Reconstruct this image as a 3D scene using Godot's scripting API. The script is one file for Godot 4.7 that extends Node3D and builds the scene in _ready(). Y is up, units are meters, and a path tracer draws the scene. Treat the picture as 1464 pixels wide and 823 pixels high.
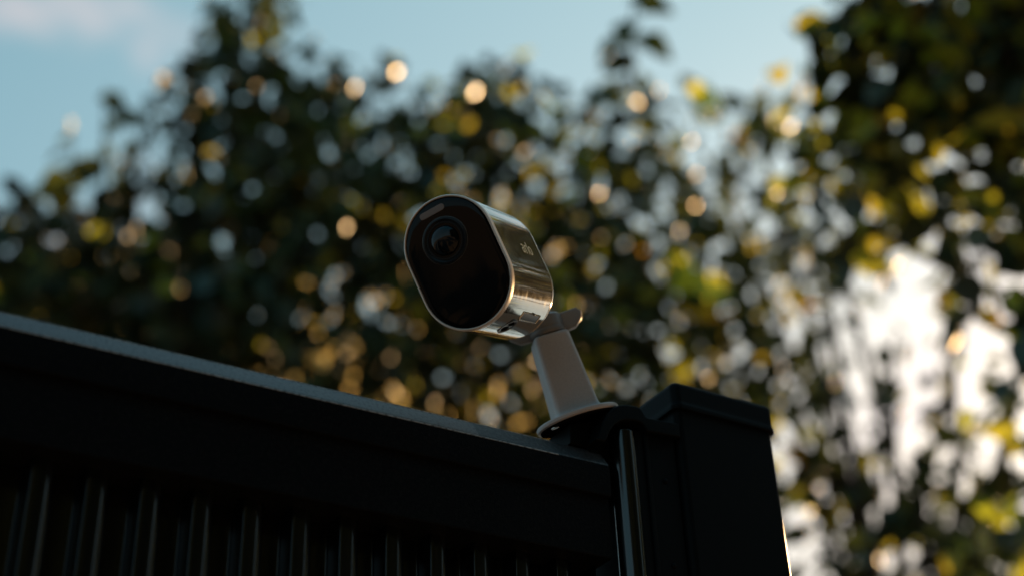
extends Node3D

# ---------------------------------------------------------------- small mesh library
class Shape:
	var v := PackedVector3Array()
	var f := PackedInt32Array()
	func vert(p: Vector3) -> int:
		v.append(p)
		return v.size() - 1
	func quad(a: int, b: int, c: int, d: int) -> void:
		f.append_array(PackedInt32Array([a, b, c, a, c, d]))
	func add(o: Shape, t := Transform3D()) -> void:
		var k := v.size()
		for p in o.v:
			v.append(t * p)
		for i in o.f:
			f.append(i + k)
	# joins rings of equal size; the ends are closed where asked
	func loft(rings: Array, cap_a := true, cap_b := true, closed := true) -> Shape:
		var n: int = rings[0].size()
		var k := v.size()
		var first := f.size()
		for r in rings:
			for p in r:
				v.append(p)
		for i in rings.size() - 1:
			for j in (n if closed else n - 1):
				var j2 := (j + 1) % n
				quad(k + i * n + j, k + i * n + j2, k + (i + 1) * n + j2, k + (i + 1) * n + j)
		for e in [0, 1]:
			if (cap_a if e == 0 else cap_b):
				var at: int = 0 if e == 0 else rings.size() - 1
				var mid := Vector3.ZERO
				for p in rings[at]:
					mid += p
				var c := vert(mid / n)
				for j in n:
					var a := k + at * n + j
					var b := k + at * n + (j + 1) % n
					if e == 0:
						f.append_array(PackedInt32Array([c, b, a]))
					else:
						f.append_array(PackedInt32Array([c, a, b]))
		var vol := 0.0
		for i in range(first, f.size(), 3):
			vol += v[f[i]].dot(v[f[i + 1]].cross(v[f[i + 2]]))
		if vol < 0.0 and closed:
			for i in range(first, f.size(), 3):
				var s := f[i + 1]
				f[i + 1] = f[i + 2]
				f[i + 2] = s
		return self
	func mesh(crease := 40.0) -> ArrayMesh:
		var lim := cos(deg_to_rad(crease))
		var fn := PackedVector3Array()
		# weld by place so that lofts added side by side share their shading
		var at := {}
		var id := PackedInt32Array()
		for p in v:
			var key := Vector3i((p * 200000.0).round())
			if not at.has(key):
				at[key] = at.size()
			id.append(at[key])
		var near: Array = []
		near.resize(at.size())
		for i in near.size():
			near[i] = PackedInt32Array()
		for t in f.size() / 3:
			var n := (v[f[t * 3 + 1]] - v[f[t * 3]]).cross(v[f[t * 3 + 2]] - v[f[t * 3]])
			fn.append(n)
			for c in 3:
				near[id[f[t * 3 + c]]].append(t)
		var st := SurfaceTool.new()
		st.begin(Mesh.PRIMITIVE_TRIANGLES)
		for t in fn.size():
			if fn[t].length_squared() < 1e-24:
				continue
			var un := fn[t].normalized()
			for c in [0, 2, 1]:
				var i := f[t * 3 + c]
				var s := Vector3.ZERO
				for o in near[id[i]]:
					if fn[o].length_squared() > 1e-26 and fn[o].normalized().dot(un) > lim:
						s += fn[o]
				st.set_normal(s.normalized() if s.length_squared() > 0.0 else un)
				st.add_vertex(v[i])
		return st.commit()

func ring_xz(outline: PackedVector2Array, y: float) -> PackedVector3Array:
	var r := PackedVector3Array()
	for p in outline:
		r.append(Vector3(p.x, y, p.y))
	return r

func ring_xy(outline: PackedVector2Array, z: float) -> PackedVector3Array:
	var r := PackedVector3Array()
	for p in outline:
		r.append(Vector3(p.x, p.y, z))
	return r

func rounded_rect(hx: float, hy: float, r: float, n := 5) -> PackedVector2Array:
	var o := PackedVector2Array()
	for q in 4:
		var c := Vector2((hx - r) * (1 if q in [0, 3] else -1), (hy - r) * (1 if q < 2 else -1))
		for i in n + 1:
			var a := (q + float(i) / n) * PI / 2
			o.append(c + r * Vector2(cos(a), sin(a)))
	return o

func stadium(w: float, hh: float, n := 24) -> PackedVector2Array:
	var o := PackedVector2Array()
	for i in n + 1:
		var a := PI * i / n
		o.append(Vector2(w * cos(a), w * sin(a) + hh - w))
	for i in range(1, 6):
		o.append(Vector2(-w, (hh - w) * (1.0 - i / 3.0)))
	for i in n + 1:
		var a := PI + PI * i / n
		o.append(Vector2(w * cos(a), w * sin(a) - hh + w))
	for i in range(1, 6):
		o.append(Vector2(w, (hh - w) * (-1.0 + i / 3.0)))
	return o

# an outline moved inwards by d along its own normals (outline runs anticlockwise)
func inset(o: PackedVector2Array, d: float) -> PackedVector2Array:
	var r := PackedVector2Array()
	var n := o.size()
	for i in n:
		var a := (o[i] - o[(i + n - 1) % n]).normalized()
		var b := (o[(i + 1) % n] - o[i]).normalized()
		if a == Vector2.ZERO: a = b
		if b == Vector2.ZERO: b = a
		var na := Vector2(-a.y, a.x)
		var nb := Vector2(-b.y, b.x)
		var m := (na + nb).normalized()
		r.append(o[i] + m * d / maxf(0.35, m.dot(na)))
	return r

func anticlockwise(o: PackedVector2Array) -> PackedVector2Array:
	var s := 0.0
	for i in o.size():
		s += o[i].cross(o[(i + 1) % o.size()])
	if s < 0.0:
		o.reverse()
	return o

# a solid of any outline in x and y between two z, its rims rounded by b
func prism(o: PackedVector2Array, z0: float, z1: float, b := 0.0008) -> Shape:
	o = anticlockwise(o)
	var s := Shape.new()
	var rings := []
	var steps := 3
	for i in steps + 1:
		var a := PI / 2 * i / steps
		rings.append(ring_xy(inset(o, b * (1.0 - sin(a))), z0 + b * (1.0 - cos(a))))
	for i in steps + 1:
		var a := PI / 2 * i / steps
		rings.append(ring_xy(inset(o, b * (1.0 - cos(a))), z1 - b * (1.0 - sin(a))))
	s.loft(rings, false, false)
	var tri := Geometry2D.triangulate_polygon(inset(o, b))
	var n := o.size()
	for i in range(0, tri.size(), 3):
		var p := inset(o, b)
		var c := (p[tri[i + 1]] - p[tri[i]]).cross(p[tri[i + 2]] - p[tri[i]]) > 0.0
		var last := (rings.size() - 1) * n
		if c:
			s.f.append_array(PackedInt32Array([last + tri[i], last + tri[i + 1], last + tri[i + 2], tri[i], tri[i + 2], tri[i + 1]]))
		else:
			s.f.append_array(PackedInt32Array([last + tri[i], last + tri[i + 2], last + tri[i + 1], tri[i], tri[i + 1], tri[i + 2]]))
	return s

# a solid turned round the y axis from (radius, height) pairs
func lathe(profile: Array, n := 40) -> Shape:
	var rings := []
	for p in profile:
		var r := PackedVector3Array()
		for i in n:
			var a := TAU * i / n
			r.append(Vector3(maxf(p[0], 0.00002) * cos(a), p[1], -maxf(p[0], 0.00002) * sin(a)))
		rings.append(r)
	return Shape.new().loft(rings)

func tube(points: Array, radii: Array, n := 8) -> Shape:
	var rings := []
	for i in points.size():
		var d: Vector3 = (points[mini(i + 1, points.size() - 1)] - points[maxi(i - 1, 0)]).normalized()
		var x := d.cross(Vector3(0.31, 0.2, 0.93)).normalized()
		var y := d.cross(x)
		var r := PackedVector3Array()
		for k in n:
			var a := TAU * k / n
			r.append(points[i] + (x * cos(a) + y * sin(a)) * radii[i])
		rings.append(r)
	return Shape.new().loft(rings)

const Z_TO_Y := Basis(Vector3(1, 0, 0), Vector3(0, 0, 1), Vector3(0, -1, 0))   # y axis -> z axis

# ---------------------------------------------------------------- naming and tagging
var used := {}

func numbered(called: String) -> String:
	var k: int = used.get(called, 0)
	used[called] = k + 1
	return called if k == 0 else "%s_%03d" % [called, k]

func thing(called: String, label: String, category: String, at := Transform3D(), group := "") -> Node3D:
	var o := Node3D.new()
	o.name = numbered(called)
	add_child(o)
	o.transform = at
	o.set_meta("label", label)
	o.set_meta("category", category)
	if group:
		o.set_meta("group", group)
	return o

func part(called: String, m: Mesh, mat: Material, parent: Node3D, at := Transform3D()) -> MeshInstance3D:
	var o := MeshInstance3D.new()
	var k := 0
	var want := called
	while parent.has_node(NodePath(want)):
		k += 1
		want = "%s_%03d" % [called, k]
	o.name = want
	o.mesh = m
	o.material_override = mat
	parent.add_child(o)
	o.transform = at
	return o

# ---------------------------------------------------------------- materials
func lin(r: float, g: float, b: float) -> Color:
	return Color(r, g, b).linear_to_srgb()

func mat(c: Color, rough: float, metal := 0.0, spec := 0.5) -> StandardMaterial3D:
	var m := StandardMaterial3D.new()
	m.albedo_color = c
	m.roughness = rough
	m.metallic = metal
	m.metallic_specular = spec
	return m

func noise_tex(freq: float, octaves: int, ramp: Array, size := 512, normal := false, bump := 4.0, seed_ := 1) -> NoiseTexture2D:
	var n := FastNoiseLite.new()
	n.seed = seed_
	n.frequency = freq
	n.fractal_octaves = octaves
	n.noise_type = FastNoiseLite.TYPE_SIMPLEX_SMOOTH
	var t := NoiseTexture2D.new()
	t.width = size
	t.height = size
	t.seamless = true
	t.noise = n
	if normal:
		t.as_normal_map = true
		t.bump_strength = bump
	elif ramp:
		var g := Gradient.new()
		g.offsets = PackedFloat32Array(ramp.map(func(x): return x[0]))
		g.colors = PackedColorArray(ramp.map(func(x): return x[1]))
		t.color_ramp = g
	return t

func triplanar(m: StandardMaterial3D, scale: float) -> void:
	m.uv1_triplanar = true
	m.uv1_scale = Vector3.ONE * scale

# ---------------------------------------------------------------- the place
const EYE := Vector3(0, 1.44, 0)
const RIGHT := Vector3(0.864175, -0.036665, 0.501854)
const UPWARD := Vector3(-0.245581, 0.839767, 0.484234)
const AHEAD := Vector3(0.439195, 0.541708, -0.716701)
const SUN_AT := Vector3(0.800, 0.360, -0.470)

func sky_color(d: Vector3, cl: FastNoiseLite, cl2: FastNoiseLite) -> Color:
	var el := maxf(d.y, 0.0)
	var low := Vector3(0.41, 0.60, 0.65)
	var top := Vector3(0.022, 0.235, 0.37)
	var c := low.lerp(top, pow(el, 0.70))
	var sun := SUN_AT.normalized()
	var ang := rad_to_deg(d.angle_to(sun))
	c += Vector3(0.50, 0.49, 0.42) * exp(-pow(ang / 45.0, 2.0))
	# the bright haze bank round the low sun, wider than it is high
	var daz := rad_to_deg(angle_difference(atan2(d.x, -d.z), atan2(sun.x, -sun.z))) * cos(asin(el))
	var del := rad_to_deg(asin(clampf(d.y, -1, 1)) - asin(sun.y)) * 1.5
	c = c.lerp(Vector3(1.40, 1.25, 1.09), minf(1.0, 1.7 * exp(-(daz * daz + del * del) / (18.0 * 18.0))))
	c += Vector3(1.0, 0.88, 0.70) * 2.5 * exp(-ang * ang / 36.0)
	# thin high clouds, seen on a level sheet overhead
	if d.y > 0.03:
		var p := Vector2(d.x, d.z) / (d.y + 0.12)
		var a := cl.get_noise_2d(p.x * 100.0, p.y * 100.0) * 0.5 + 0.5
		var b := cl2.get_noise_2d(p.x * 100.0, p.y * 100.0) * 0.5 + 0.5
		var k := smoothstep(0.47, 0.80, a) * smoothstep(0.44, 0.60, b) * smoothstep(0.03, 0.2, d.y)
		c = c.lerp(Vector3(0.62, 0.57, 0.59) * (1.0 + 0.8 * exp(-pow(ang / 40.0, 2.0))), 0.75 * k)
	return Color(c.x, c.y, c.z)

func make_sky() -> void:
	var cl := FastNoiseLite.new()
	cl.seed = 11
	cl.frequency = 0.045
	cl.fractal_octaves = 4
	var cl2 := FastNoiseLite.new()
	cl2.seed = 5
	cl2.frequency = 0.008
	cl2.fractal_octaves = 2
	var w := 1024
	var h := 512
	var im := Image.create(w, h, false, Image.FORMAT_RGBF)
	for y in h:
		var el := PI / 2 - PI * (y + 0.5) / h
		for x in w:
			var az := TAU * (x + 0.5) / w
			var d := Vector3(sin(az) * cos(el), sin(el), -cos(az) * cos(el))
			im.set_pixel(x, y, sky_color(d, cl, cl2) if el > -0.05 else Color(0.05, 0.055, 0.045))
	var pm := PanoramaSkyMaterial.new()
	pm.panorama = ImageTexture.create_from_image(im)
	var sky := Sky.new()
	sky.sky_material = pm
	var e := Environment.new()
	e.background_mode = Environment.BG_SKY
	e.sky = sky
	e.tonemap_mode = Environment.TONE_MAPPER_LINEAR
	e.tonemap_exposure = 2.4
	e.background_energy_multiplier = 0.40
	e.sdfgi_enabled = true
	e.ssao_enabled = true
	e.ssil_enabled = true
	var we := WorldEnvironment.new()
	we.name = "world_environment"
	we.environment = e
	add_child(we)

func make_view() -> void:
	var at := CameraAttributesPhysical.new()
	at.frustum_focal_length = 51.0
	at.frustum_focus_distance = 0.79
	at.exposure_aperture = 3.7
	at.frustum_far = 4000.0
	at.frustum_near = 0.05
	var cam := Camera3D.new()
	cam.name = "view"
	cam.attributes = at
	cam.keep_aspect = Camera3D.KEEP_HEIGHT
	cam.near = 0.05
	cam.far = 4000.0
	add_child(cam)
	cam.transform = Transform3D(Basis(RIGHT, UPWARD, -AHEAD).orthonormalized(), EYE)
	# the lens as a frustum: 823 pixels high at 2085 pixels of focal length
	cam.projection = Camera3D.PROJECTION_FRUSTUM
	cam.size = 2.0 * 0.05 * 411.5 / 2085.0
	cam.near = 0.05
	cam.current = true
	make_sky()
	var sun := DirectionalLight3D.new()
	sun.name = "sun"
	sun.light_energy = 1.6
	sun.light_color = Color(1.0, 0.80, 0.55)
	sun.light_angular_distance = 0.5
	sun.shadow_enabled = true
	add_child(sun)
	sun.look_at_from_position(SUN_AT * 50.0, Vector3.ZERO, Vector3.UP)

var paint: StandardMaterial3D
var rail_paint: StandardMaterial3D
var grey_plastic: StandardMaterial3D
var dusty_sheen_paint: StandardMaterial3D
var slope_end_paint: StandardMaterial3D
var sheet_paint: StandardMaterial3D
var white_paint_edge: StandardMaterial3D

func make_materials() -> void:
	paint = mat(lin(0.003, 0.004, 0.0045), 0.5, 0.0, 0.17)
	triplanar(paint, 9.0)
	paint.normal_enabled = true
	paint.normal_texture = noise_tex(0.35, 2, [], 512, true, 1.5, 3)
	paint.normal_scale = 0.12
	rail_paint = mat(Color.WHITE, 1.0, 0.0, 0.15)
	triplanar(rail_paint, 7.0)
	rail_paint.albedo_texture = noise_tex(0.05, 5, [[0.0, lin(0.003, 0.004, 0.0045)], [0.34, lin(0.004, 0.005, 0.006)], [0.55, lin(0.005, 0.006, 0.007)], [1.0, lin(0.012, 0.012, 0.012)]], 1024, false, 1.0, 7)
	rail_paint.roughness_texture = noise_tex(0.09, 5, [[0.0, Color(0.34, 0.34, 0.34)], [0.45, Color(0.42, 0.42, 0.42)], [0.62, Color(0.52, 0.52, 0.52)], [0.72, Color(0.9, 0.9, 0.9)]], 1024, false, 1.0, 17)
	rail_paint.normal_enabled = true
	rail_paint.normal_texture = noise_tex(0.3, 3, [], 512, true, 2.0, 9)
	rail_paint.normal_scale = 0.25
	rail_paint.roughness = 1.0
	dusty_sheen_paint = mat(Color.WHITE, 0.46, 0.0, 0.5)  # dust speckle, with sky sheen on the slope put into its tone
	triplanar(dusty_sheen_paint, 7.0)
	dusty_sheen_paint.albedo_texture = noise_tex(0.06, 6, [[0.0, lin(0.012, 0.013, 0.015)], [0.22, lin(0.05, 0.05, 0.052)], [0.36, lin(0.115, 0.113, 0.115)], [1.0, lin(0.17, 0.165, 0.165)]], 1024, false, 1.0, 71)
	dusty_sheen_paint.normal_enabled = true
	dusty_sheen_paint.normal_texture = rail_paint.normal_texture
	dusty_sheen_paint.normal_scale = 0.03
	slope_end_paint = dusty_sheen_paint.duplicate()  # darker speckle for the right end of the slope
	slope_end_paint.albedo_texture = noise_tex(0.06, 6, [[0.0, lin(0.006, 0.007, 0.008)], [0.42, lin(0.014, 0.016, 0.018)], [0.55, lin(0.030, 0.032, 0.035)], [0.8, lin(0.08, 0.08, 0.08)], [1.0, lin(0.10, 0.10, 0.10)]], 1024, false, 1.0, 72)
	sheet_paint = mat(lin(0.002, 0.0028, 0.003), 0.17, 0.0, 0.62)
	sheet_paint.clearcoat_enabled = true
	sheet_paint.clearcoat = 0.15
	sheet_paint.clearcoat_roughness = 0.18
	triplanar(sheet_paint, 9.0)
	sheet_paint.normal_enabled = true
	sheet_paint.normal_texture = paint.normal_texture
	sheet_paint.normal_scale = 0.06
	grey_plastic = mat(Color.WHITE, 0.36, 0.0, 0.5)
	triplanar(grey_plastic, 30.0)
	grey_plastic.albedo_texture = noise_tex(0.04, 4, [[0.0, lin(0.36, 0.34, 0.335)], [1.0, lin(0.45, 0.425, 0.42)]], 512, false, 1.0, 21)
	grey_plastic.normal_enabled = true
	grey_plastic.normal_texture = noise_tex(0.4, 2, [], 512, true, 3.0, 23)
	grey_plastic.normal_scale = 0.25

func make_ground() -> void:
	var g := mat(Color.WHITE, 0.95, 0.0, 0.2)
	triplanar(g, 0.35)
	g.uv1_world_triplanar = true
	g.albedo_texture = noise_tex(0.03, 5, [[0.0, lin(0.13, 0.105, 0.085)], [0.5, lin(0.19, 0.155, 0.13)], [1.0, lin(0.27, 0.23, 0.19)]], 512, false, 1.0, 31)  # pale tan chosen to bounce warm light onto the stand
	var s := Shape.new()
	var rings := []
	for z in [-600, -60, -8, 0, 8, 60, 600]:
		var r := PackedVector3Array()
		for x in [-600, -60, -8, 0, 8, 60, 600]:
			r.append(Vector3(x, 0, z))
		rings.append(r)
	s.loft(rings, false, false, false)
	var o := MeshInstance3D.new()
	o.name = "ground"
	var m := s.mesh()
	o.mesh = m
	o.material_override = g
	o.set_meta("kind", "structure")
	o.set_meta("label", "unseen ground below the fence, coloured pale to bounce warm light upward")
	add_child(o)

# ---------------------------------------------------------------- fence
func make_fence() -> void:
	var t := thing("metal_fence", "black ribbed metal fence with a dusty top rail, running in from the left edge", "fence", Transform3D(Basis(), Vector3(-0.9, 0, -0.628)))
	var o := Transform3D(Basis(), Vector3(0.9, 0, 0.628))
	var along := Transform3D(Basis(Vector3(0, 0, 1), Vector3(0, 1, 0), Vector3(-1, 0, 0)), Vector3(-2.2, 0, 0))   # profile x -> world z
	# profile: u = z of the world, y = height
	var prof := PackedVector2Array([
		Vector2(-0.6035, 1.7765), Vector2(-0.603, 1.7775), Vector2(-0.603, 1.7940), Vector2(-0.6033, 1.7950), Vector2(-0.6040, 1.7965), Vector2(-0.6105, 1.8056), Vector2(-0.6115, 1.8066), Vector2(-0.6130, 1.8070),
		Vector2(-0.640, 1.8070), Vector2(-0.6415, 1.8066), Vector2(-0.6425, 1.8056), Vector2(-0.650, 1.7955), Vector2(-0.6505, 1.7940), Vector2(-0.6505, 1.7775), Vector2(-0.650, 1.7765), Vector2(-0.6465, 1.7760),
		Vector2(-0.6465, 1.7425), Vector2(-0.6460, 1.7415), Vector2(-0.6070, 1.7415), Vector2(-0.6065, 1.7425), Vector2(-0.6065, 1.7760)])
	var rail := Shape.new()
	var rings := []
	for x in [-2.2, -1.2, -0.2, 0.1, 0.3, 0.428]:
		var r := PackedVector3Array()
		for p in prof:
			r.append(Vector3(x, p.y, p.x))
		rings.append(r)
	rail.loft(rings, true, true)
	part("top_rail", rail.mesh(28), rail_paint, t, o)
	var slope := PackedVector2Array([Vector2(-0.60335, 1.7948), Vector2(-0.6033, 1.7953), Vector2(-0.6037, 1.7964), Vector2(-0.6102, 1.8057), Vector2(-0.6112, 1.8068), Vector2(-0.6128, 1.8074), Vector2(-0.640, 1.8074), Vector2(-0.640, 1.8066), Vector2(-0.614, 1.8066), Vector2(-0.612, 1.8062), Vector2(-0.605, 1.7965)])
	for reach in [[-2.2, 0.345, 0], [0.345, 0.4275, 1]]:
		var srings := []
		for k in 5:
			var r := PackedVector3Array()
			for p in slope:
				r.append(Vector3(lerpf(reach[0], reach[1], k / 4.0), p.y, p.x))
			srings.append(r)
		part("rail_slope", Shape.new().loft(srings, false, false).mesh(28), [dusty_sheen_paint, slope_end_paint][reach[2]], t, o)
	var pale_line := mat(Color.WHITE, 0.42, 0.0, 0.5)  # mottled pale tone for thin lines along both slope edges
	triplanar(pale_line, 12.0)
	pale_line.albedo_texture = noise_tex(0.05, 5, [[0.0, lin(0.02, 0.02, 0.02)], [0.38, lin(0.10, 0.105, 0.11)], [0.5, lin(0.26, 0.27, 0.27)], [1.0, lin(0.34, 0.34, 0.33)]], 512, false, 1.0, 81)
	part("pale_edge", tube([Vector3(-2.2, 1.7950, -0.60365), Vector3(-0.6, 1.7950, -0.60365), Vector3(0.395, 1.7950, -0.60365)], [0.00075, 0.00075, 0.0006], 10).mesh(60), pale_line, t, o)
	part("pale_edge", tube([Vector3(-2.2, 1.8066, -0.6113), Vector3(-0.6, 1.8066, -0.6113), Vector3(0.395, 1.8066, -0.6113)], [0.0007, 0.0007, 0.0005], 10).mesh(60), pale_line, t, o)
	# corrugated sheet, its crests and flanks rounded
	var line := PackedVector2Array()
	var pitch := 0.0253
	var x0 := 0.1215 - pitch * 92.0
	var base := [[0.0, 0.0], [0.0020, 0.0], [0.0058, -0.00012], [0.0070, -0.0004], [0.0082, -0.0009], [0.0094, -0.0016], [0.0104, -0.0024], [0.0112, -0.0036], [0.0122, -0.0112], [0.0126, -0.0126], [0.0134, -0.0130], [0.0228, -0.0130], [0.0236, -0.0126], [0.0240, -0.0112], [0.0247, -0.0016], [0.0250, -0.0005]]
	for k in 104:
		for b in base:
			var x: float = x0 + pitch * k + b[0]
			if x < 0.4335:
				line.append(Vector2(x, -0.6185 + b[1]))
	var sheet := Shape.new()
	var ys := [0.06, 0.6, 1.2, 1.6, 1.742]
	var rows := []
	for y in ys:
		var r := PackedVector3Array()
		for p in line:
			r.append(Vector3(p.x, y, p.y))
		rows.append(r)
	sheet.loft(rows, false, false, false)
	part("corrugated_sheet", sheet.mesh(60), sheet_paint, t, o)
	var low := Shape.new()
	low.add(prism(PackedVector2Array([Vector2(-0.603, 0.04), Vector2(-0.603, 0.10), Vector2(-0.648, 0.10), Vector2(-0.648, 0.04)]), -0.43, 2.2, 0.002), Transform3D(Basis(Vector3(0, 0, 1), Vector3(0, 1, 0), Vector3(-1, 0, 0)), Vector3.ZERO))
	part("bottom_rail", low.mesh(), paint, t, o)
	# end channel: round bead, flat plate, and the moulded cap over both
	var bead := lathe([[0.0078, 0.0], [0.0078, 1.8185], [0.0074, 1.8192], [0.0, 1.8192]], 28)
	part("round_bead", bead.mesh(50), sheet_paint, t, o.translated_local(Vector3(0.4409, 0, -0.6068)))
	var plate := prism(PackedVector2Array([Vector2(0.4360, 0.0), Vector2(0.4752, 0.0), Vector2(0.4752, 1.8210), Vector2(0.4360, 1.8210)]), -0.640, -0.6022, 0.0008)
	part("end_plate", plate.mesh(), paint, t, o)
	var groove := prism(PackedVector2Array([Vector2(0.4525, 0.0), Vector2(0.4555, 0.0), Vector2(0.4555, 1.8205), Vector2(0.4525, 1.8205)]), -0.61, -0.6008, 0.0007)
	part("plate_bead", groove.mesh(), paint, t, o)
	var arch := PackedVector2Array([Vector2(0.4160, 1.8060), Vector2(0.4180, 1.8085), Vector2(0.4200, 1.8140), Vector2(0.4222, 1.8195), Vector2(0.4262, 1.8258), Vector2(0.4300, 1.8294), Vector2(0.4340, 1.8318), Vector2(0.4380, 1.8331), Vector2(0.4420, 1.8337), Vector2(0.4470, 1.8338), Vector2(0.4490, 1.8330), Vector2(0.4503, 1.8312), Vector2(0.4516, 1.8288), Vector2(0.4535, 1.8282), Vector2(0.4600, 1.8285), Vector2(0.4755, 1.8293),
		Vector2(0.4755, 1.8206), Vector2(0.4530, 1.8192), Vector2(0.4512, 1.8200), Vector2(0.4498, 1.8226), Vector2(0.4480, 1.8240), Vector2(0.4430, 1.8242), Vector2(0.4380, 1.8234), Vector2(0.4335, 1.8215), Vector2(0.4295, 1.8182), Vector2(0.4262, 1.8138), Vector2(0.4238, 1.8085), Vector2(0.4222, 1.8060)])
	var lip := prism(arch, -0.6082, -0.5965, 0.0009)
	part("corner_cap", lip.mesh(40), paint, t, o)
	var body := PackedVector2Array([Vector2(0.4190, 1.7900), Vector2(0.4190, 1.8076), Vector2(0.4075, 1.8078), Vector2(0.4078, 1.8198), Vector2(0.4262, 1.8262), Vector2(0.4300, 1.8280), Vector2(0.4350, 1.8306), Vector2(0.4420, 1.8322), Vector2(0.4470, 1.8323), Vector2(0.4495, 1.8300), Vector2(0.4530, 1.8272), Vector2(0.4750, 1.8280), Vector2(0.4750, 1.7900)])
	part("cap_body", prism(body, -0.648, -0.6095, 0.001).mesh(40), paint, t, o)

	for y in [1.793, 1.742]:
		part("rivet", lathe([[0.0017, 0.0], [0.0016, 0.0005], [0.0010, 0.0009], [0.0, 0.0010]], 16).mesh(50), paint, t, o * Transform3D(Z_TO_Y, Vector3(0.4655, y, -0.6022)))
	var p := thing("fence_post", "black square metal post with a moulded cap, right end of the fence", "fence post", Transform3D(Basis(), Vector3(0.5119, 0, -0.634)))
	var shaft := Shape.new()
	var out := anticlockwise(rounded_rect(0.0361, 0.036, 0.0045, 4))
	shaft.loft([ring_xz(out, 0.0), ring_xz(out, 1.0), ring_xz(out, 1.8415)])
	part("post_shaft", shaft.mesh(50), paint, p)
	var cap := Shape.new()
	var co := rounded_rect(0.0376, 0.0376, 0.0050, 5)
	var rr := [ring_xz(inset(anticlockwise(co), 0.0010), 1.8398), ring_xz(inset(co, -0.0006), 1.8402), ring_xz(inset(co, -0.0008), 1.8424), ring_xz(inset(co, -0.0002), 1.8436), ring_xz(co, 1.8460)]
	for i in 7:
		var a := PI / 2 * i / 6
		rr.append(ring_xz(inset(co, 0.0040 * (1.0 - cos(a))), 1.8548 + 0.0040 * sin(a)))
	cap.loft(rr)
	part("post_cap", cap.mesh(35), paint, p)

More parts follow.
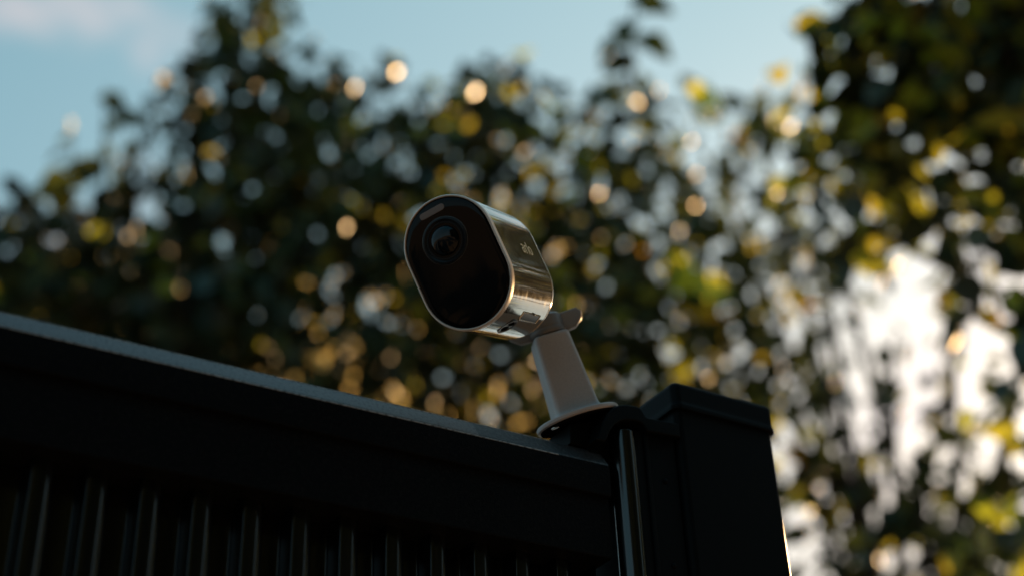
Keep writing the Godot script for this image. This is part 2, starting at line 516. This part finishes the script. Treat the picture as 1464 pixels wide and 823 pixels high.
# ---------------------------------------------------------------- security camera and its stand
func make_camera() -> void:
	var at := Transform3D(Basis(Vector3(0.499365, 0.213670, 0.839631), Vector3(-0.457018, 0.888280, 0.045758), Vector3(-0.736050, -0.406576, 0.541227)).orthonormalized(), Vector3(0.307967, 1.867565, -0.557031))
	var t := thing("security_camera", "glossy silver-grey pill-faced security camera with black glass front, on a short pole", "security camera", at)
	var W := 0.026
	var H := 0.03746
	var shell := mat(lin(0.38, 0.355, 0.30), 0.07, 0.9, 0.5)
	shell.roughness = 1.0
	shell.roughness_texture = noise_tex(0.02, 5, [[0.0, Color(0.06, 0.06, 0.06)], [0.5, Color(0.08, 0.08, 0.08)], [0.65, Color(0.10, 0.10, 0.10)], [1.0, Color(0.15, 0.15, 0.15)]], 512, false, 1.0, 43)
	triplanar(shell, 14.0)
	var o := stadium(W, H)
	var rings := [ring_xy(inset(o, 0.0016), -0.004), ring_xy(inset(o, 0.0002), -0.0036), ring_xy(o, -0.0042), ring_xy(o, -0.025), ring_xy(o, -0.045), ring_xy(o, -0.0640), ring_xy(inset(o, 0.0005), -0.0643), ring_xy(inset(o, 0.0005), -0.0647), ring_xy(o, -0.0650), ring_xy(o, -0.0655)]
	for i in range(1, 9):
		var a := PI / 2 * i / 8
		rings.append(ring_xy(inset(o, 0.0095 * (1.0 - cos(a))), -0.0655 - 0.0085 * sin(a)))
	rings.append(ring_xy(inset(o, 0.018), -0.0765))
	part("shell", Shape.new().loft(rings).mesh(50), shell, t)
	# pale bezel round the glass
	var bez := mat(lin(0.60, 0.53, 0.47), 0.30, 0.25, 0.5)
	rings = [ring_xy(inset(o, 0.0), -0.0041), ring_xy(o, -0.0009), ring_xy(inset(o, 0.0002), -0.0003), ring_xy(inset(o, 0.0006), 0.0), ring_xy(inset(o, 0.0010), -0.0001), ring_xy(inset(o, 0.0012), -0.0006), ring_xy(inset(o, 0.0012), -0.0035)]
	part("bezel", Shape.new().loft(rings, false, false).mesh(60), bez, t)
	var glass := mat(lin(0.002, 0.002, 0.0023), 0.05, 0.0, 0.25)
	rings = [ring_xy(inset(o, 0.0013), -0.0036), ring_xy(inset(o, 0.0013), -0.0010), ring_xy(inset(o, 0.0016), -0.0006), ring_xy(inset(o, 0.0026), -0.0001), ring_xy(inset(o, 0.0045), 0.0003), ring_xy(inset(o, 0.0085), 0.0006), ring_xy(inset(o, 0.014), 0.0008), ring_xy(inset(o, 0.0215), 0.0009)]
	part("front_glass", Shape.new().loft(rings).mesh(60), glass, t)
	var to_face := Transform3D(Z_TO_Y, Vector3(-0.0008, 0.0130, 0.0006))
	var dark := mat(lin(0.006, 0.008, 0.010), 0.34, 0.0, 0.3)
	var ring := lathe([[0.0128, -0.0008], [0.0128, 0.0002], [0.0124, 0.0008], [0.0117, 0.0010], [0.0113, 0.0007], [0.0104, 0.0002], [0.0102, 0.0006], [0.0096, 0.0006], [0.0092, 0.0000], [0.0086, -0.0004], [0.0, -0.0004]], 64)
	var lens := part("lens", ring.mesh(30), dark, t, to_face)
	var dome := mat(lin(0.002, 0.003, 0.005), 0.03, 0.0, 0.36)
	var pr := []
	for i in 11:
		var a := PI / 2 * i / 10
		pr.append([0.0083 * cos(a), -0.0003 + 0.0046 * sin(a)])
	part("lens_glass", lathe(pr, 48).mesh(60), dome, lens)
	var thin := mat(lin(0.06, 0.058, 0.055), 0.25, 0.4, 0.5)
	part("lens_trim", lathe([[0.0131, 0.0], [0.01305, 0.0004], [0.0128, 0.0005], [0.0127, 0.0]], 64).mesh(60), thin, lens)
	var bar := mat(lin(0.17, 0.14, 0.13), 0.5, 0.0, 0.3)
	var pill := prism(rounded_rect(0.0076, 0.0018, 0.00175, 6), 0.0, 0.0009, 0.0002)
	part("sensor_window", pill.mesh(40), bar, t, Transform3D(Basis(Vector3(0, 0, 1), -0.02), Vector3(-0.0010, 0.0306, -0.0001)))
	part("face_dot", lathe([[0.0007, -0.001], [0.0007, 0.0003], [0.0, 0.0005]], 16).mesh(), dark, t, Transform3D(Z_TO_Y, Vector3(-0.0130, 0.0286, -0.0002)))  # small dark dot on the front glass
	part("face_disc", lathe([[0.0019, -0.001], [0.0019, 0.0003], [0.0, 0.0004]], 24).mesh(), mat(lin(0.035, 0.028, 0.03), 0.4), t, Transform3D(Z_TO_Y, Vector3(-0.0153, 0.0247, -0.0002)))  # larger, paler disc below the dot
	# lettering along the side
	var tm := TextMesh.new()
	var fo := SystemFont.new()
	fo.font_names = PackedStringArray(["Droid Sans"])
	tm.font = fo
	tm.text = "arlo"
	tm.font_size = 32
	tm.pixel_size = 0.00030
	tm.depth = 0.0002
	var ink := mat(lin(0.42, 0.42, 0.27), 0.35, 0.2, 0.5)
	part("lettering", tm, ink, t, Transform3D(Basis(Vector3(0, 0, -1), Vector3(0, 1, 0), Vector3(1, 0, 0)), Vector3(W + 0.0001, 0.0, -0.0430)))
	# on the curved underside: charging slot and the round threaded socket
	var a1 := deg_to_rad(-64.0)
	var n1 := Vector3(cos(a1), sin(a1), 0)
	var side := Vector3(-sin(a1), cos(a1), 0)
	var f1 := Transform3D(Basis(Vector3(0, 0, -1), side, n1), Vector3(0, -(H - W), -0.0430) + n1 * (W - 0.0003))
	var frame_metal := mat(lin(0.75, 0.72, 0.66), 0.16, 0.9, 0.5)
	var fr := rounded_rect(0.0135, 0.0029, 0.0011, 4)
	var fs := Shape.new().loft([ring_xy(fr, -0.0008), ring_xy(fr, 0.0004), ring_xy(inset(fr, 0.0003), 0.0007), ring_xy(inset(fr, 0.0006), 0.0005), ring_xy(inset(fr, 0.0006), -0.0008)], false, false)
	var slot := part("charging_slot", fs.mesh(40), frame_metal, t, f1)
	part("slot_cover", prism(inset(fr, 0.0007), -0.0008, 0.00035, 0.0001).mesh(), mat(lin(0.03, 0.03, 0.03), 0.3), slot)
	part("slot_tab", prism(rounded_rect(0.0012, 0.0006, 0.0003, 3), 0.0002, 0.0010, 0.0001).mesh(), mat(lin(0.02, 0.02, 0.02), 0.4), slot, Transform3D(Basis(), Vector3(0.0025, 0.0026, 0)))
	var a2 := deg_to_rad(-84.0)
	var n2 := Vector3(cos(a2), sin(a2), 0)
	var s2 := Vector3(-sin(a2), cos(a2), 0)
	var f2 := Transform3D(Basis(s2, n2, s2.cross(n2)), Vector3(0, -(H - W), -0.027) + n2 * (W - 0.0006))
	var sock := part("threaded_socket", lathe([[0.0062, -0.001], [0.0062, 0.0006], [0.0058, 0.0008], [0.0050, 0.0007], [0.0048, 0.0004], [0.0, 0.0004]], 36).mesh(30), mat(lin(0.05, 0.048, 0.045), 0.3, 0.5), t, f2)
	part("socket_hole", lathe([[0.0043, 0.0], [0.0043, 0.0005], [0.0, 0.0006]], 32).mesh(), mat(lin(0.002, 0.002, 0.002), 0.9, 0.0, 0.1), sock)
	part("microphone_hole", lathe([[0.0009, 0.0], [0.0009, 0.0002], [0.0, 0.0002]], 16).mesh(), mat(lin(0.01, 0.01, 0.01), 0.8), t, Transform3D(Basis(Vector3(0.8, -0.6, 0), Vector3(0.6, 0.8, 0), Vector3(0, 0, 1)), Vector3(0, H - W, -0.052) + Vector3(0.6, 0.8, 0) * (W - 0.00005)))

	# the stand
	var foot := Vector3(0.420661, 1.830207, -0.620329)
	var axis := Vector3(-0.362915, 0.928984, 0.072680).normalized()
	var to_eye := (EYE - foot).normalized()
	var z := (to_eye - axis * to_eye.dot(axis)).normalized().rotated(axis, deg_to_rad(12.0))
	var m := thing("camera_stand", "pale grey plastic pole stand on a round foot, holding the security camera above the fence", "camera stand", Transform3D(Basis(axis.cross(z), axis, z), foot))
	part("round_foot", lathe([[0.0200, -0.0016], [0.0240, -0.0016], [0.0247, -0.0009], [0.0248, 0.0006], [0.0243, 0.0013], [0.0200, 0.0020], [0.0165, 0.0030], [0.0, 0.0032]], 64).mesh(30), grey_plastic, m)
	var hollow_black := mat(lin(0.006, 0.006, 0.006), 1.0)
	hollow_black.specular_mode = BaseMaterial3D.SPECULAR_DISABLED
	part("foot_hollow_shade", lathe([[0.0, -0.0026], [0.0228, -0.0026], [0.0232, -0.0015], [0.0, -0.0015]], 48).mesh(), hollow_black, m)  # black disc in place of the shade inside the hollow foot
	var pole := []
	for s in [[0.0022, 0.0150], [0.0030, 0.0138], [0.0050, 0.0131], [0.0080, 0.0128], [0.0300, 0.0118], [0.0495, 0.0108], [0.0512, 0.0105], [0.0517, 0.0100]]:
		pole.append(ring_xz(rounded_rect(s[1], s[1], 0.0034, 6), s[0]))
	part("pole", Shape.new().loft(pole).mesh(40), grey_plastic, m)
	var nut_mat := mat(lin(0.15, 0.155, 0.16), 0.45)
	var nut := part("clamp_nut", lathe([[0.0, 0.0505], [0.0088, 0.0505], [0.0090, 0.0524], [0.0106, 0.0526], [0.0113, 0.0534], [0.0114, 0.0550], [0.0110, 0.0556], [0.0110, 0.0566], [0.0114, 0.0572], [0.0110, 0.0632], [0.0096, 0.0644], [0.0, 0.0648]], 40).mesh(40), nut_mat, m)
	var wing := PackedVector2Array([Vector2(0.0060, 0.0522), Vector2(0.0170, 0.0530), Vector2(0.0222, 0.0572), Vector2(0.0230, 0.0606), Vector2(0.0205, 0.0640), Vector2(0.0060, 0.0636)])
	for s in 2:
		part("wing", prism(wing, -0.0035, 0.0035, 0.0012).mesh(40), nut_mat, nut, Transform3D(Basis(Vector3.UP, PI * s - 0.12), Vector3.ZERO))
	# ball and stud that reach the back of the camera
	var tip: Vector3 = m.transform.affine_inverse() * (at * Vector3(0.0, -0.016, -0.074))
	part("ball_stud", tube([Vector3(0, 0.063, 0), Vector3(0, 0.071, 0), Vector3(0, 0.071, 0).lerp(tip, 0.4), tip], [0.0062, 0.0060, 0.0045, 0.0045], 14).mesh(50), nut_mat, m)
	part("screw", lathe([[0.0024, -0.0034], [0.0024, -0.0030], [0.0016, -0.0020], [0.0, -0.0018]], 20).mesh(40), mat(lin(0.5, 0.5, 0.48), 0.25, 1.0), m, Transform3D(Basis(), Vector3(-0.0165, 0.0, 0.0125)))

# ---------------------------------------------------------------- trees
var rng := RandomNumberGenerator.new()
var leaf_meshes: Array = []
var bark: StandardMaterial3D
var dark_leaf: StandardMaterial3D
var young_leaf: StandardMaterial3D
var golden := false
var glossy_leaf: StandardMaterial3D
var leaf_kinds: Array = []

func leaf_shape(width: float, fold: float, curl: float, tip: float) -> ArrayMesh:
	var s := Shape.new()
	var rings := []
	for i in 8:
		var y := i / 7.0
		var w := width * pow(sin(PI * pow(y * 0.985 + 0.008, tip)), 0.8) * 0.5
		var r := PackedVector3Array()
		for j in 5:
			var x := (j - 2) / 2.0
			r.append(Vector3(x * w, y + 0.0, absf(x) * w * fold + (0.05 if curl > 0.1 else 0.015) * sin(y * 9.0 + x * 3.0) * absf(x) * width - curl * y * y))
		rings.append(r)
	s.loft(rings, false, false, false)
	return s.mesh(89)

func make_leaves() -> void:
	leaf_meshes = [leaf_shape(0.78, 0.35, 0.30, 0.72), leaf_shape(0.66, 0.55, 0.15, 0.80), leaf_shape(0.85, 0.25, 0.45, 0.66), leaf_shape(0.80, 0.10, 0.08, 0.70)]
	bark = mat(Color.WHITE, 0.9, 0.0, 0.3)
	triplanar(bark, 3.0)
	bark.albedo_texture = noise_tex(0.06, 5, [[0.0, lin(0.02, 0.017, 0.013)], [1.0, lin(0.09, 0.075, 0.06)]], 512, false, 1.0, 51)
	bark.normal_enabled = true
	bark.normal_texture = noise_tex(0.08, 4, [], 512, true, 8.0, 53)
	dark_leaf = mat(Color.WHITE, 0.5, 0.0, 0.25)
	dark_leaf.vertex_color_use_as_albedo = true
	dark_leaf.backlight_enabled = true
	dark_leaf.backlight = Color(0.25, 0.25, 0.25).linear_to_srgb()
	glossy_leaf = mat(Color.WHITE, 0.46, 0.0, 0.5)
	glossy_leaf.vertex_color_use_as_albedo = true
	young_leaf = mat(Color.WHITE, 0.32, 0.0, 0.5)
	young_leaf.vertex_color_use_as_albedo = true
	young_leaf.backlight_enabled = true
	young_leaf.backlight = Color(1.0, 1.0, 1.0)
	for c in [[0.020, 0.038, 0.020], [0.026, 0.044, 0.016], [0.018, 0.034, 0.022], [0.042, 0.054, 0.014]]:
		var m := mat(lin(c[0], c[1], c[2]), 0.40, 0.0, 0.3)
		m.backlight_enabled = true
		m.backlight = Color(0.06, 0.075, 0.015).linear_to_srgb()
		leaf_kinds.append(m)

func cloud_point() -> Vector3:
	while true:
		var p := Vector3(rng.randf_range(-1, 1), rng.randf_range(-1, 1), rng.randf_range(-1, 1))
		if p.length() < 1.0:
			return p
	return Vector3.ZERO

func leaf_turn(size: float) -> Basis:
	var out := Vector3(rng.randf_range(-1, 1), rng.randf_range(-1.3, 0.5), rng.randf_range(-1, 1)).normalized()
	var n := Vector3(rng.randf_range(-1, 1), rng.randf_range(-0.4, 1.2), rng.randf_range(-1, 1)).normalized()
	var x := out.cross(n).normalized()
	if x == Vector3.ZERO: x = Vector3.RIGHT
	return Basis(x, out, x.cross(out)) * size

# clumps: [x, y, z, half width, half height, density]
func tree(called: String, label: String, clumps: Array, trunk_at: Vector3, fork: float, per_volume: float, size: float, young: float, shoots: Array, single := 200, shoot_leaf := 1.0) -> Node3D:
	var t := thing(called, label, "tree", Transform3D(Basis(), trunk_at), "trees behind the fence")
	rng.seed = hash(label)
	var top := Vector3(rng.randf_range(-0.1, 0.1), fork, rng.randf_range(-0.1, 0.1))
	part("trunk", tube([Vector3(0, -0.05, 0), Vector3(0.02, fork * 0.35, 0.015), Vector3(-0.01, fork * 0.7, 0.02), top], [0.075, 0.06, 0.052, 0.04], 12).mesh(60), bark, t)
	var spots := []
	var holes := FastNoiseLite.new()
	holes.seed = 77
	holes.frequency = 7.5
	holes.fractal_octaves = 2
	for c in clumps:
		var mid := Vector3(c[0], c[1], c[2]) - trunk_at
		var deep := clampf(maxf(c[3], c[4]) * 1.6, 0.1, 0.6)
		var via := top.lerp(mid, 0.5) + Vector3(rng.randf_range(-0.08, 0.08), 0.06, rng.randf_range(-0.08, 0.08))
		part("limb", tube([top, via, mid, mid + Vector3(rng.randf_range(-0.5, 0.5) * c[3], c[4] * 0.6, 0)], [0.022, 0.014, 0.008, 0.003], 6).mesh(60), bark, t)
		var n := int(per_volume * c[3] * c[4] * c[5] * 4.0)
		for i in n:
			var p := cloud_point() * Vector3(c[3], c[4], deep) * (1.0 + 0.25 * rng.randfn() * rng.randf())
			if holes.get_noise_3dv(p + mid + trunk_at) < -0.085 - 0.22 * (c[5] - 0.6):
				continue
			spots.append([mid + p, leaf_turn(size * rng.randf_range(0.6, 1.35)), rng.randf()])
	for s in shoots:
		var pts := []
		var rad := []
		for k in s.size():
			pts.append(Vector3(s[k][0], s[k][1], s[k][2]) - trunk_at)
			rad.append(lerpf(0.007, 0.002, float(k) / (s.size() - 1)))
		part("shoot", tube(pts, rad, 6).mesh(60), bark, t)
		for k in s.size() - 1:
			for i in 4:
				var p: Vector3 = pts[k].lerp(pts[k + 1], (i + rng.randf()) / 4.0)
				spots.append([p, leaf_turn(size * shoot_leaf * rng.randf_range(0.8, 1.3)), -1.0 + 0.5 * rng.randf()])
	# the leaves nearest the fence are pieces of their own, the rest one mass
	spots.sort_custom(func(a, b): return (a[0].z + (9.0 if a[2] < 0.0 else 0.0)) > (b[0].z + (9.0 if b[2] < 0.0 else 0.0)))
	var rest := [[], [], []]
	for i in spots.size():
		var s = spots[i]
		if i < single:
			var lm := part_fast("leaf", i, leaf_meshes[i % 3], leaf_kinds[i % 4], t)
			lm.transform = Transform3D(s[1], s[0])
		else:
			var lot := rng.randf()
			rest[1 if lot < young else 2 if lot < young + 0.42 else 0].append(s)
	for k in 3:
		if rest[k].is_empty():
			continue
		var mm := MultiMesh.new()
		mm.transform_format = MultiMesh.TRANSFORM_3D
		mm.use_colors = true
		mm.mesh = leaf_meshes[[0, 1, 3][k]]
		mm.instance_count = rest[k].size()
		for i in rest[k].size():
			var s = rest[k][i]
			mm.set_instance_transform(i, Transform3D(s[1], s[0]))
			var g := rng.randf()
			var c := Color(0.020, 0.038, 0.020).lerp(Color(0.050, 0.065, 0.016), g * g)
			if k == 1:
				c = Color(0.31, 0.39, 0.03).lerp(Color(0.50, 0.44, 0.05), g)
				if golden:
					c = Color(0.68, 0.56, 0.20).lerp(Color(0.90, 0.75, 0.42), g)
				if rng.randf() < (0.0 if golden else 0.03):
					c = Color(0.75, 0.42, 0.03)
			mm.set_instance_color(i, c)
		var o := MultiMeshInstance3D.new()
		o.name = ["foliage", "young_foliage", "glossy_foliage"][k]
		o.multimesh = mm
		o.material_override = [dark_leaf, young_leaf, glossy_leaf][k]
		o.set_meta("kind", "stuff")
		t.add_child(o)
	return t

func part_fast(called: String, k: int, m: Mesh, material: Material, parent: Node3D) -> MeshInstance3D:
	var o := MeshInstance3D.new()
	o.name = called if k == 0 else "%s_%03d" % [called, k]
	o.mesh = m
	o.material_override = material
	parent.add_child(o)
	return o

func make_trees() -> void:
	rng.seed = 20240
	make_leaves()
	var left := [[1.00, 4.32, -3.03, 0.14, 0.19, 1], [1.03, 4.04, -3.13, 0.22, 0.22, 1], [1.21, 4.26, -3.16, 0.17, 0.17, 1], [0.95, 3.72, -3.15, 0.17, 0.17, 0.8], [1.18, 3.79, -3.15, 0.26, 0.26, 1], [0.79, 3.71, -3.45, 0.18, 0.16, 0.8], [0.64, 3.76, -3.56, 0.16, 0.14, 0.85], [0.52, 3.68, -3.50, 0.17, 0.17, 0.9], [0.80, 3.90, -3.35, 0.12, 0.12, 0.7], [0.59, 3.53, -3.48, 0.16, 0.12, 0.9], [0.91, 3.60, -3.48, 0.22, 0.16, 0.8], [1.09, 3.52, -3.24, 0.23, 0.17, 1], [1.35, 3.98, -3.20, 0.21, 0.23, 1], [0.45, 3.66, -3.66, 0.23, 0.25, 0.9], [0.40, 3.37, -3.71, 0.30, 0.30, 0.9], [0.82, 3.42, -3.61, 0.40, 0.22, 1], [1.25, 3.41, -3.37, 0.43, 0.22, 1], [0.89, 4.20, -3.17, 0.08, 0.10, 0.7]]
	var mid := [[1.48, 4.38, -3.21, 0.15, 0.13, 0.9], [1.54, 4.06, -3.18, 0.23, 0.23, 1], [1.76, 4.38, -3.22, 0.20, 0.18, 1], [1.79, 4.31, -2.96, 0.17, 0.17, 1], [1.92, 4.09, -3.08, 0.26, 0.24, 1], [1.68, 3.79, -3.18, 0.29, 0.25, 1], [2.06, 3.80, -3.09, 0.30, 0.27, 1], [2.12, 4.25, -2.97, 0.22, 0.18, 0.9], [2.31, 4.34, -2.89, 0.18, 0.16, 0.9], [2.21, 3.94, -2.87, 0.25, 0.23, 1], [2.44, 3.79, -2.97, 0.24, 0.28, 0.95], [1.93, 3.54, -3.22, 0.37, 0.25, 1], [2.34, 3.53, -3.09, 0.36, 0.27, 1], [1.58, 3.62, -3.35, 0.33, 0.25, 1], [2.59, 3.56, -3.01, 0.24, 0.24, 0.9], [2.53, 3.26, -3.11, 0.38, 0.25, 1]]
	var right := [[2.53, 4.25, -2.62, 0.11, 0.10, 1], [2.59, 4.14, -2.85, 0.18, 0.16, 0.5], [2.68, 3.85, -2.85, 0.20, 0.18, 0.6], [2.74, 3.83, -2.66, 0.17, 0.17, 0.8], [2.74, 3.53, -2.89, 0.15, 0.17, 0.7], [2.77, 3.33, -2.84, 0.17, 0.13, 0.7], [2.89, 3.13, -2.85, 0.25, 0.19, 0.75], [2.91, 3.23, -2.61, 0.14, 0.10, 0.45], [3.14, 3.31, -2.62, 0.13, 0.13, 0.35], [2.99, 2.98, -2.68, 0.23, 0.12, 0.7], [3.14, 3.38, -2.39, 0.13, 0.19, 0.35], [3.26, 3.21, -2.55, 0.13, 0.09, 0.5], [2.69, 3.98, -2.56, 0.19, 0.13, 0.8], [3.02, 3.47, -2.81, 0.13, 0.09, 0.5], [2.91, 2.87, -2.82, 0.45, 0.19, 0.9], [2.91, 3.77, -2.87, 0.11, 0.09, 0.35], [3.19, 3.87, -2.46, 0.11, 0.07, 0.4], [3.08, 3.52, -2.55, 0.16, 0.14, 0.30], [2.96, 3.62, -2.66, 0.12, 0.12, 0.30], [3.20, 3.46, -2.42, 0.10, 0.12, 0.25]]
	var near := [[1.70, 3.31, -1.42, 0.13, 0.15, 0.9], [1.72, 3.22, -1.30, 0.15, 0.13, 1], [1.76, 3.11, -1.19, 0.12, 0.16, 0.8], [1.80, 3.19, -1.46, 0.15, 0.11, 1], [1.85, 3.04, -1.37, 0.15, 0.12, 0.38], [1.82, 3.22, -1.59, 0.10, 0.09, 0.7], [1.81, 3.27, -1.74, 0.09, 0.07, 0.45], [1.92, 3.10, -1.61, 0.09, 0.07, 0.45], [1.88, 3.08, -1.66, 0.12, 0.09, 0.55], [1.99, 2.97, -1.45, 0.10, 0.06, 0.25], [1.95, 2.81, -1.47, 0.07, 0.08, 0.35], [1.89, 2.97, -1.17, 0.16, 0.26, 1], [1.99, 2.72, -1.30, 0.14, 0.21, 0.45], [2.10, 2.50, -1.52, 0.16, 0.21, 0.75], [1.72, 3.40, -1.20, 0.17, 0.12, 1], [1.80, 3.25, -1.00, 0.22, 0.14, 1], [1.72, 3.42, -1.46, 0.05, 0.06, 0.6], [2.35, 2.95, -0.95, 0.30, 0.35, 0.45], [2.45, 2.75, -0.45, 0.32, 0.35, 0.5], [2.70, 2.60, -0.10, 0.35, 0.40, 0.5], [2.60, 3.20, -0.60, 0.40, 0.35, 0.45], [2.95, 3.20, -0.95, 0.45, 0.45, 1], [2.30, 2.35, -0.50, 0.25, 0.22, 1], [3.00, 2.90, 0.50, 0.35, 0.35, 1], [3.10, 2.40, 0.35, 0.35, 0.35, 1], [2.95, 3.30, 0.75, 0.35, 0.35, 1], [3.20, 2.90, 1.05, 0.38, 0.38, 1], [2.95, 2.00, -0.80, 0.35, 0.30, 1], [3.20, 1.75, -0.40, 0.35, 0.30, 1], [2.75, 1.75, -1.15, 0.30, 0.28, 1], [3.30, 2.10, -1.30, 0.35, 0.30, 1]]  # later clumps lie out of view, added to shade and mask reflections
	tree("leafy_tree", "dark leafy tree at the left with a tall pointed crown against the sky", left, Vector3(0.95, 0, -3.6), 2.7, 1550, 0.063, 0.07, [
		[[0.69, 3.60, -3.41], [0.64, 3.85, -3.33], [0.61, 4.03, -3.27]], [[0.76, 3.70, -3.40], [0.70, 3.95, -3.25], [0.66, 4.12, -3.17]], [[0.80, 3.85, -3.30], [0.77, 4.10, -3.17]], [[0.98, 4.20, -3.0], [0.95, 4.40, -2.88], [0.93, 4.55, -2.80]]], 200, 1.4)
	tree("leafy_tree", "broad dark leafy tree directly behind the security camera", mid, Vector3(2.0, 0, -3.4), 2.8, 1400, 0.064, 0.21, [
		[[1.95, 4.2, -2.7], [1.74, 3.85, -2.23], [1.66, 3.90, -2.10], [1.62, 3.98, -1.98]], [[2.35, 4.05, -2.6], [2.37, 4.24, -2.47]]], 200, 1.5)
	var broad := get_node("leafy_tree_001")
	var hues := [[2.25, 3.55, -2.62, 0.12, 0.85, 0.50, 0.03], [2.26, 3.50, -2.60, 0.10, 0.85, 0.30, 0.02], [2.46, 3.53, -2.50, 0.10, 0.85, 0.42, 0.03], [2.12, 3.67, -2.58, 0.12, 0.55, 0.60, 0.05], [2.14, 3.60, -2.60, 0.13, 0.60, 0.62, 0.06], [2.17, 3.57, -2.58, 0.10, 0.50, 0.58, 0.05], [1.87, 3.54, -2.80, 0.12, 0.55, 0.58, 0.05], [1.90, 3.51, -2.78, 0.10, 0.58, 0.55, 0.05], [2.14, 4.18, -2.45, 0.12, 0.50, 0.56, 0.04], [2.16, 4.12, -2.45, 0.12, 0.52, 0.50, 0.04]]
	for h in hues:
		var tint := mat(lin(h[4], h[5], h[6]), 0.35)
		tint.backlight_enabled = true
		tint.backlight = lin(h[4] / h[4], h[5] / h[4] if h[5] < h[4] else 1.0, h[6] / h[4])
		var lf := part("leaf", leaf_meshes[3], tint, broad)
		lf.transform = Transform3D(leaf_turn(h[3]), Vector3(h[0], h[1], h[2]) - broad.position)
	tree("leafy_tree", "open sparse leafy tree right of the post with bright sky showing through", right, Vector3(2.95, 0, -2.75), 2.3, 1000, 0.066, 0.20, [])
	tree("leafy_tree", "nearest leafy tree overhanging the upper right corner with large leaves", near, Vector3(2.75, 0, -0.95), 2.1, 2600, 0.060, 0.34, [])

func trees_behind() -> void:
	for k in 3:
		var at := Vector3([-1.3, 0.6, 2.4][k], 0, [3.1, 2.6, 2.7][k])
		var c := []
		for i in 20:
			var p := cloud_point()
			c.append([at.x + p.x * 1.0, 3.5 + p.y * 2.6, at.z + 0.2 + p.z * 0.6, 0.75, 0.75, 0.9])
		tree("added_shade_tree", ["tall dark garden tree left of centre behind the photographer", "tall dark garden tree straight behind the photographer", "tall dark garden tree right behind the photographer"][k], c, at, 2.0, 130, 0.20, 0.0, [], 10)  # unseen trees added to keep sky light off the fence

func golden_trees() -> void:
	golden = true
	for k in 2:
		var at := Vector3([2.9, 4.3][k], 0, [-7.3, -6.7][k])
		var c := []
		rng.seed = 90 + k
		for i in 22:
			var p := cloud_point()
			c.append([at.x + p.x * 1.0, [5.0, 5.3][k] + p.y * 1.6, at.z + p.z * 0.35, 0.65, 0.65, 0.9])
		tree("autumn_tree", ["golden autumn tree glowing through the gaps of the left tree", "golden autumn tree glowing through the gaps behind the security camera"][k], c, at, 3.6, 150, 0.075, 1.0, [], 0)
	golden = false
	for k in 3:
		var at := Vector3([2.2, 3.8, 5.2][k], 0, [-9.8, -9.9, -9.6][k])
		var c := []
		rng.seed = 190 + k
		for i in 22:
			var p := cloud_point()
			c.append([at.x + p.x * 0.8, 5.6 + p.y * 2.4, at.z + p.z * 0.4, 0.7, 0.7, 0.95])
		tree("tall_tree", ["tall dark tree far beyond the fence, behind the left tree", "tall dark tree far beyond the fence, left of the security camera", "tall dark tree far beyond the fence, behind the security camera"][k], c, at, 3.6, 95, 0.24, 0.0, [], 0)

func make_hedge() -> void:
	var t := thing("added_hedge", "long low dark hedge added unseen beyond the fence to block low haze", "hedge", Transform3D(Basis(), Vector3(2.5, 0, -4.9)))  # added below the view to keep low haze out of reflections
	for k in 9:
		var x := -4.4 + k * 1.1
		part("stem", tube([Vector3(x, -0.05, 0), Vector3(x + 0.08, 0.8, 0.05), Vector3(x - 0.05, 1.9, 0.0)], [0.03, 0.025, 0.008], 8).mesh(60), bark, t)
	var mm := MultiMesh.new()
	mm.transform_format = MultiMesh.TRANSFORM_3D
	mm.use_colors = true
	mm.mesh = leaf_meshes[0]
	mm.instance_count = 6500
	for i in mm.instance_count:
		var h := rng.randf()
		var p := Vector3(rng.randf_range(-5.0, 5.0), 0.1 + 2.5 * h + 0.1 * rng.randfn(), rng.randf_range(-0.4, 0.4))
		mm.set_instance_transform(i, Transform3D(leaf_turn(rng.randf_range(0.09, 0.17)), p))
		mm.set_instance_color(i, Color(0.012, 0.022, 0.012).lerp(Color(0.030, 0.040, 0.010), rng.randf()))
	var o := MultiMeshInstance3D.new()
	o.name = "foliage"
	o.multimesh = mm
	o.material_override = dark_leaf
	o.set_meta("kind", "stuff")
	t.add_child(o)

func _ready() -> void:
	make_view()
	make_materials()
	make_ground()
	make_fence()
	make_camera()
	make_trees()
	golden_trees()
	make_hedge()
	trees_behind()
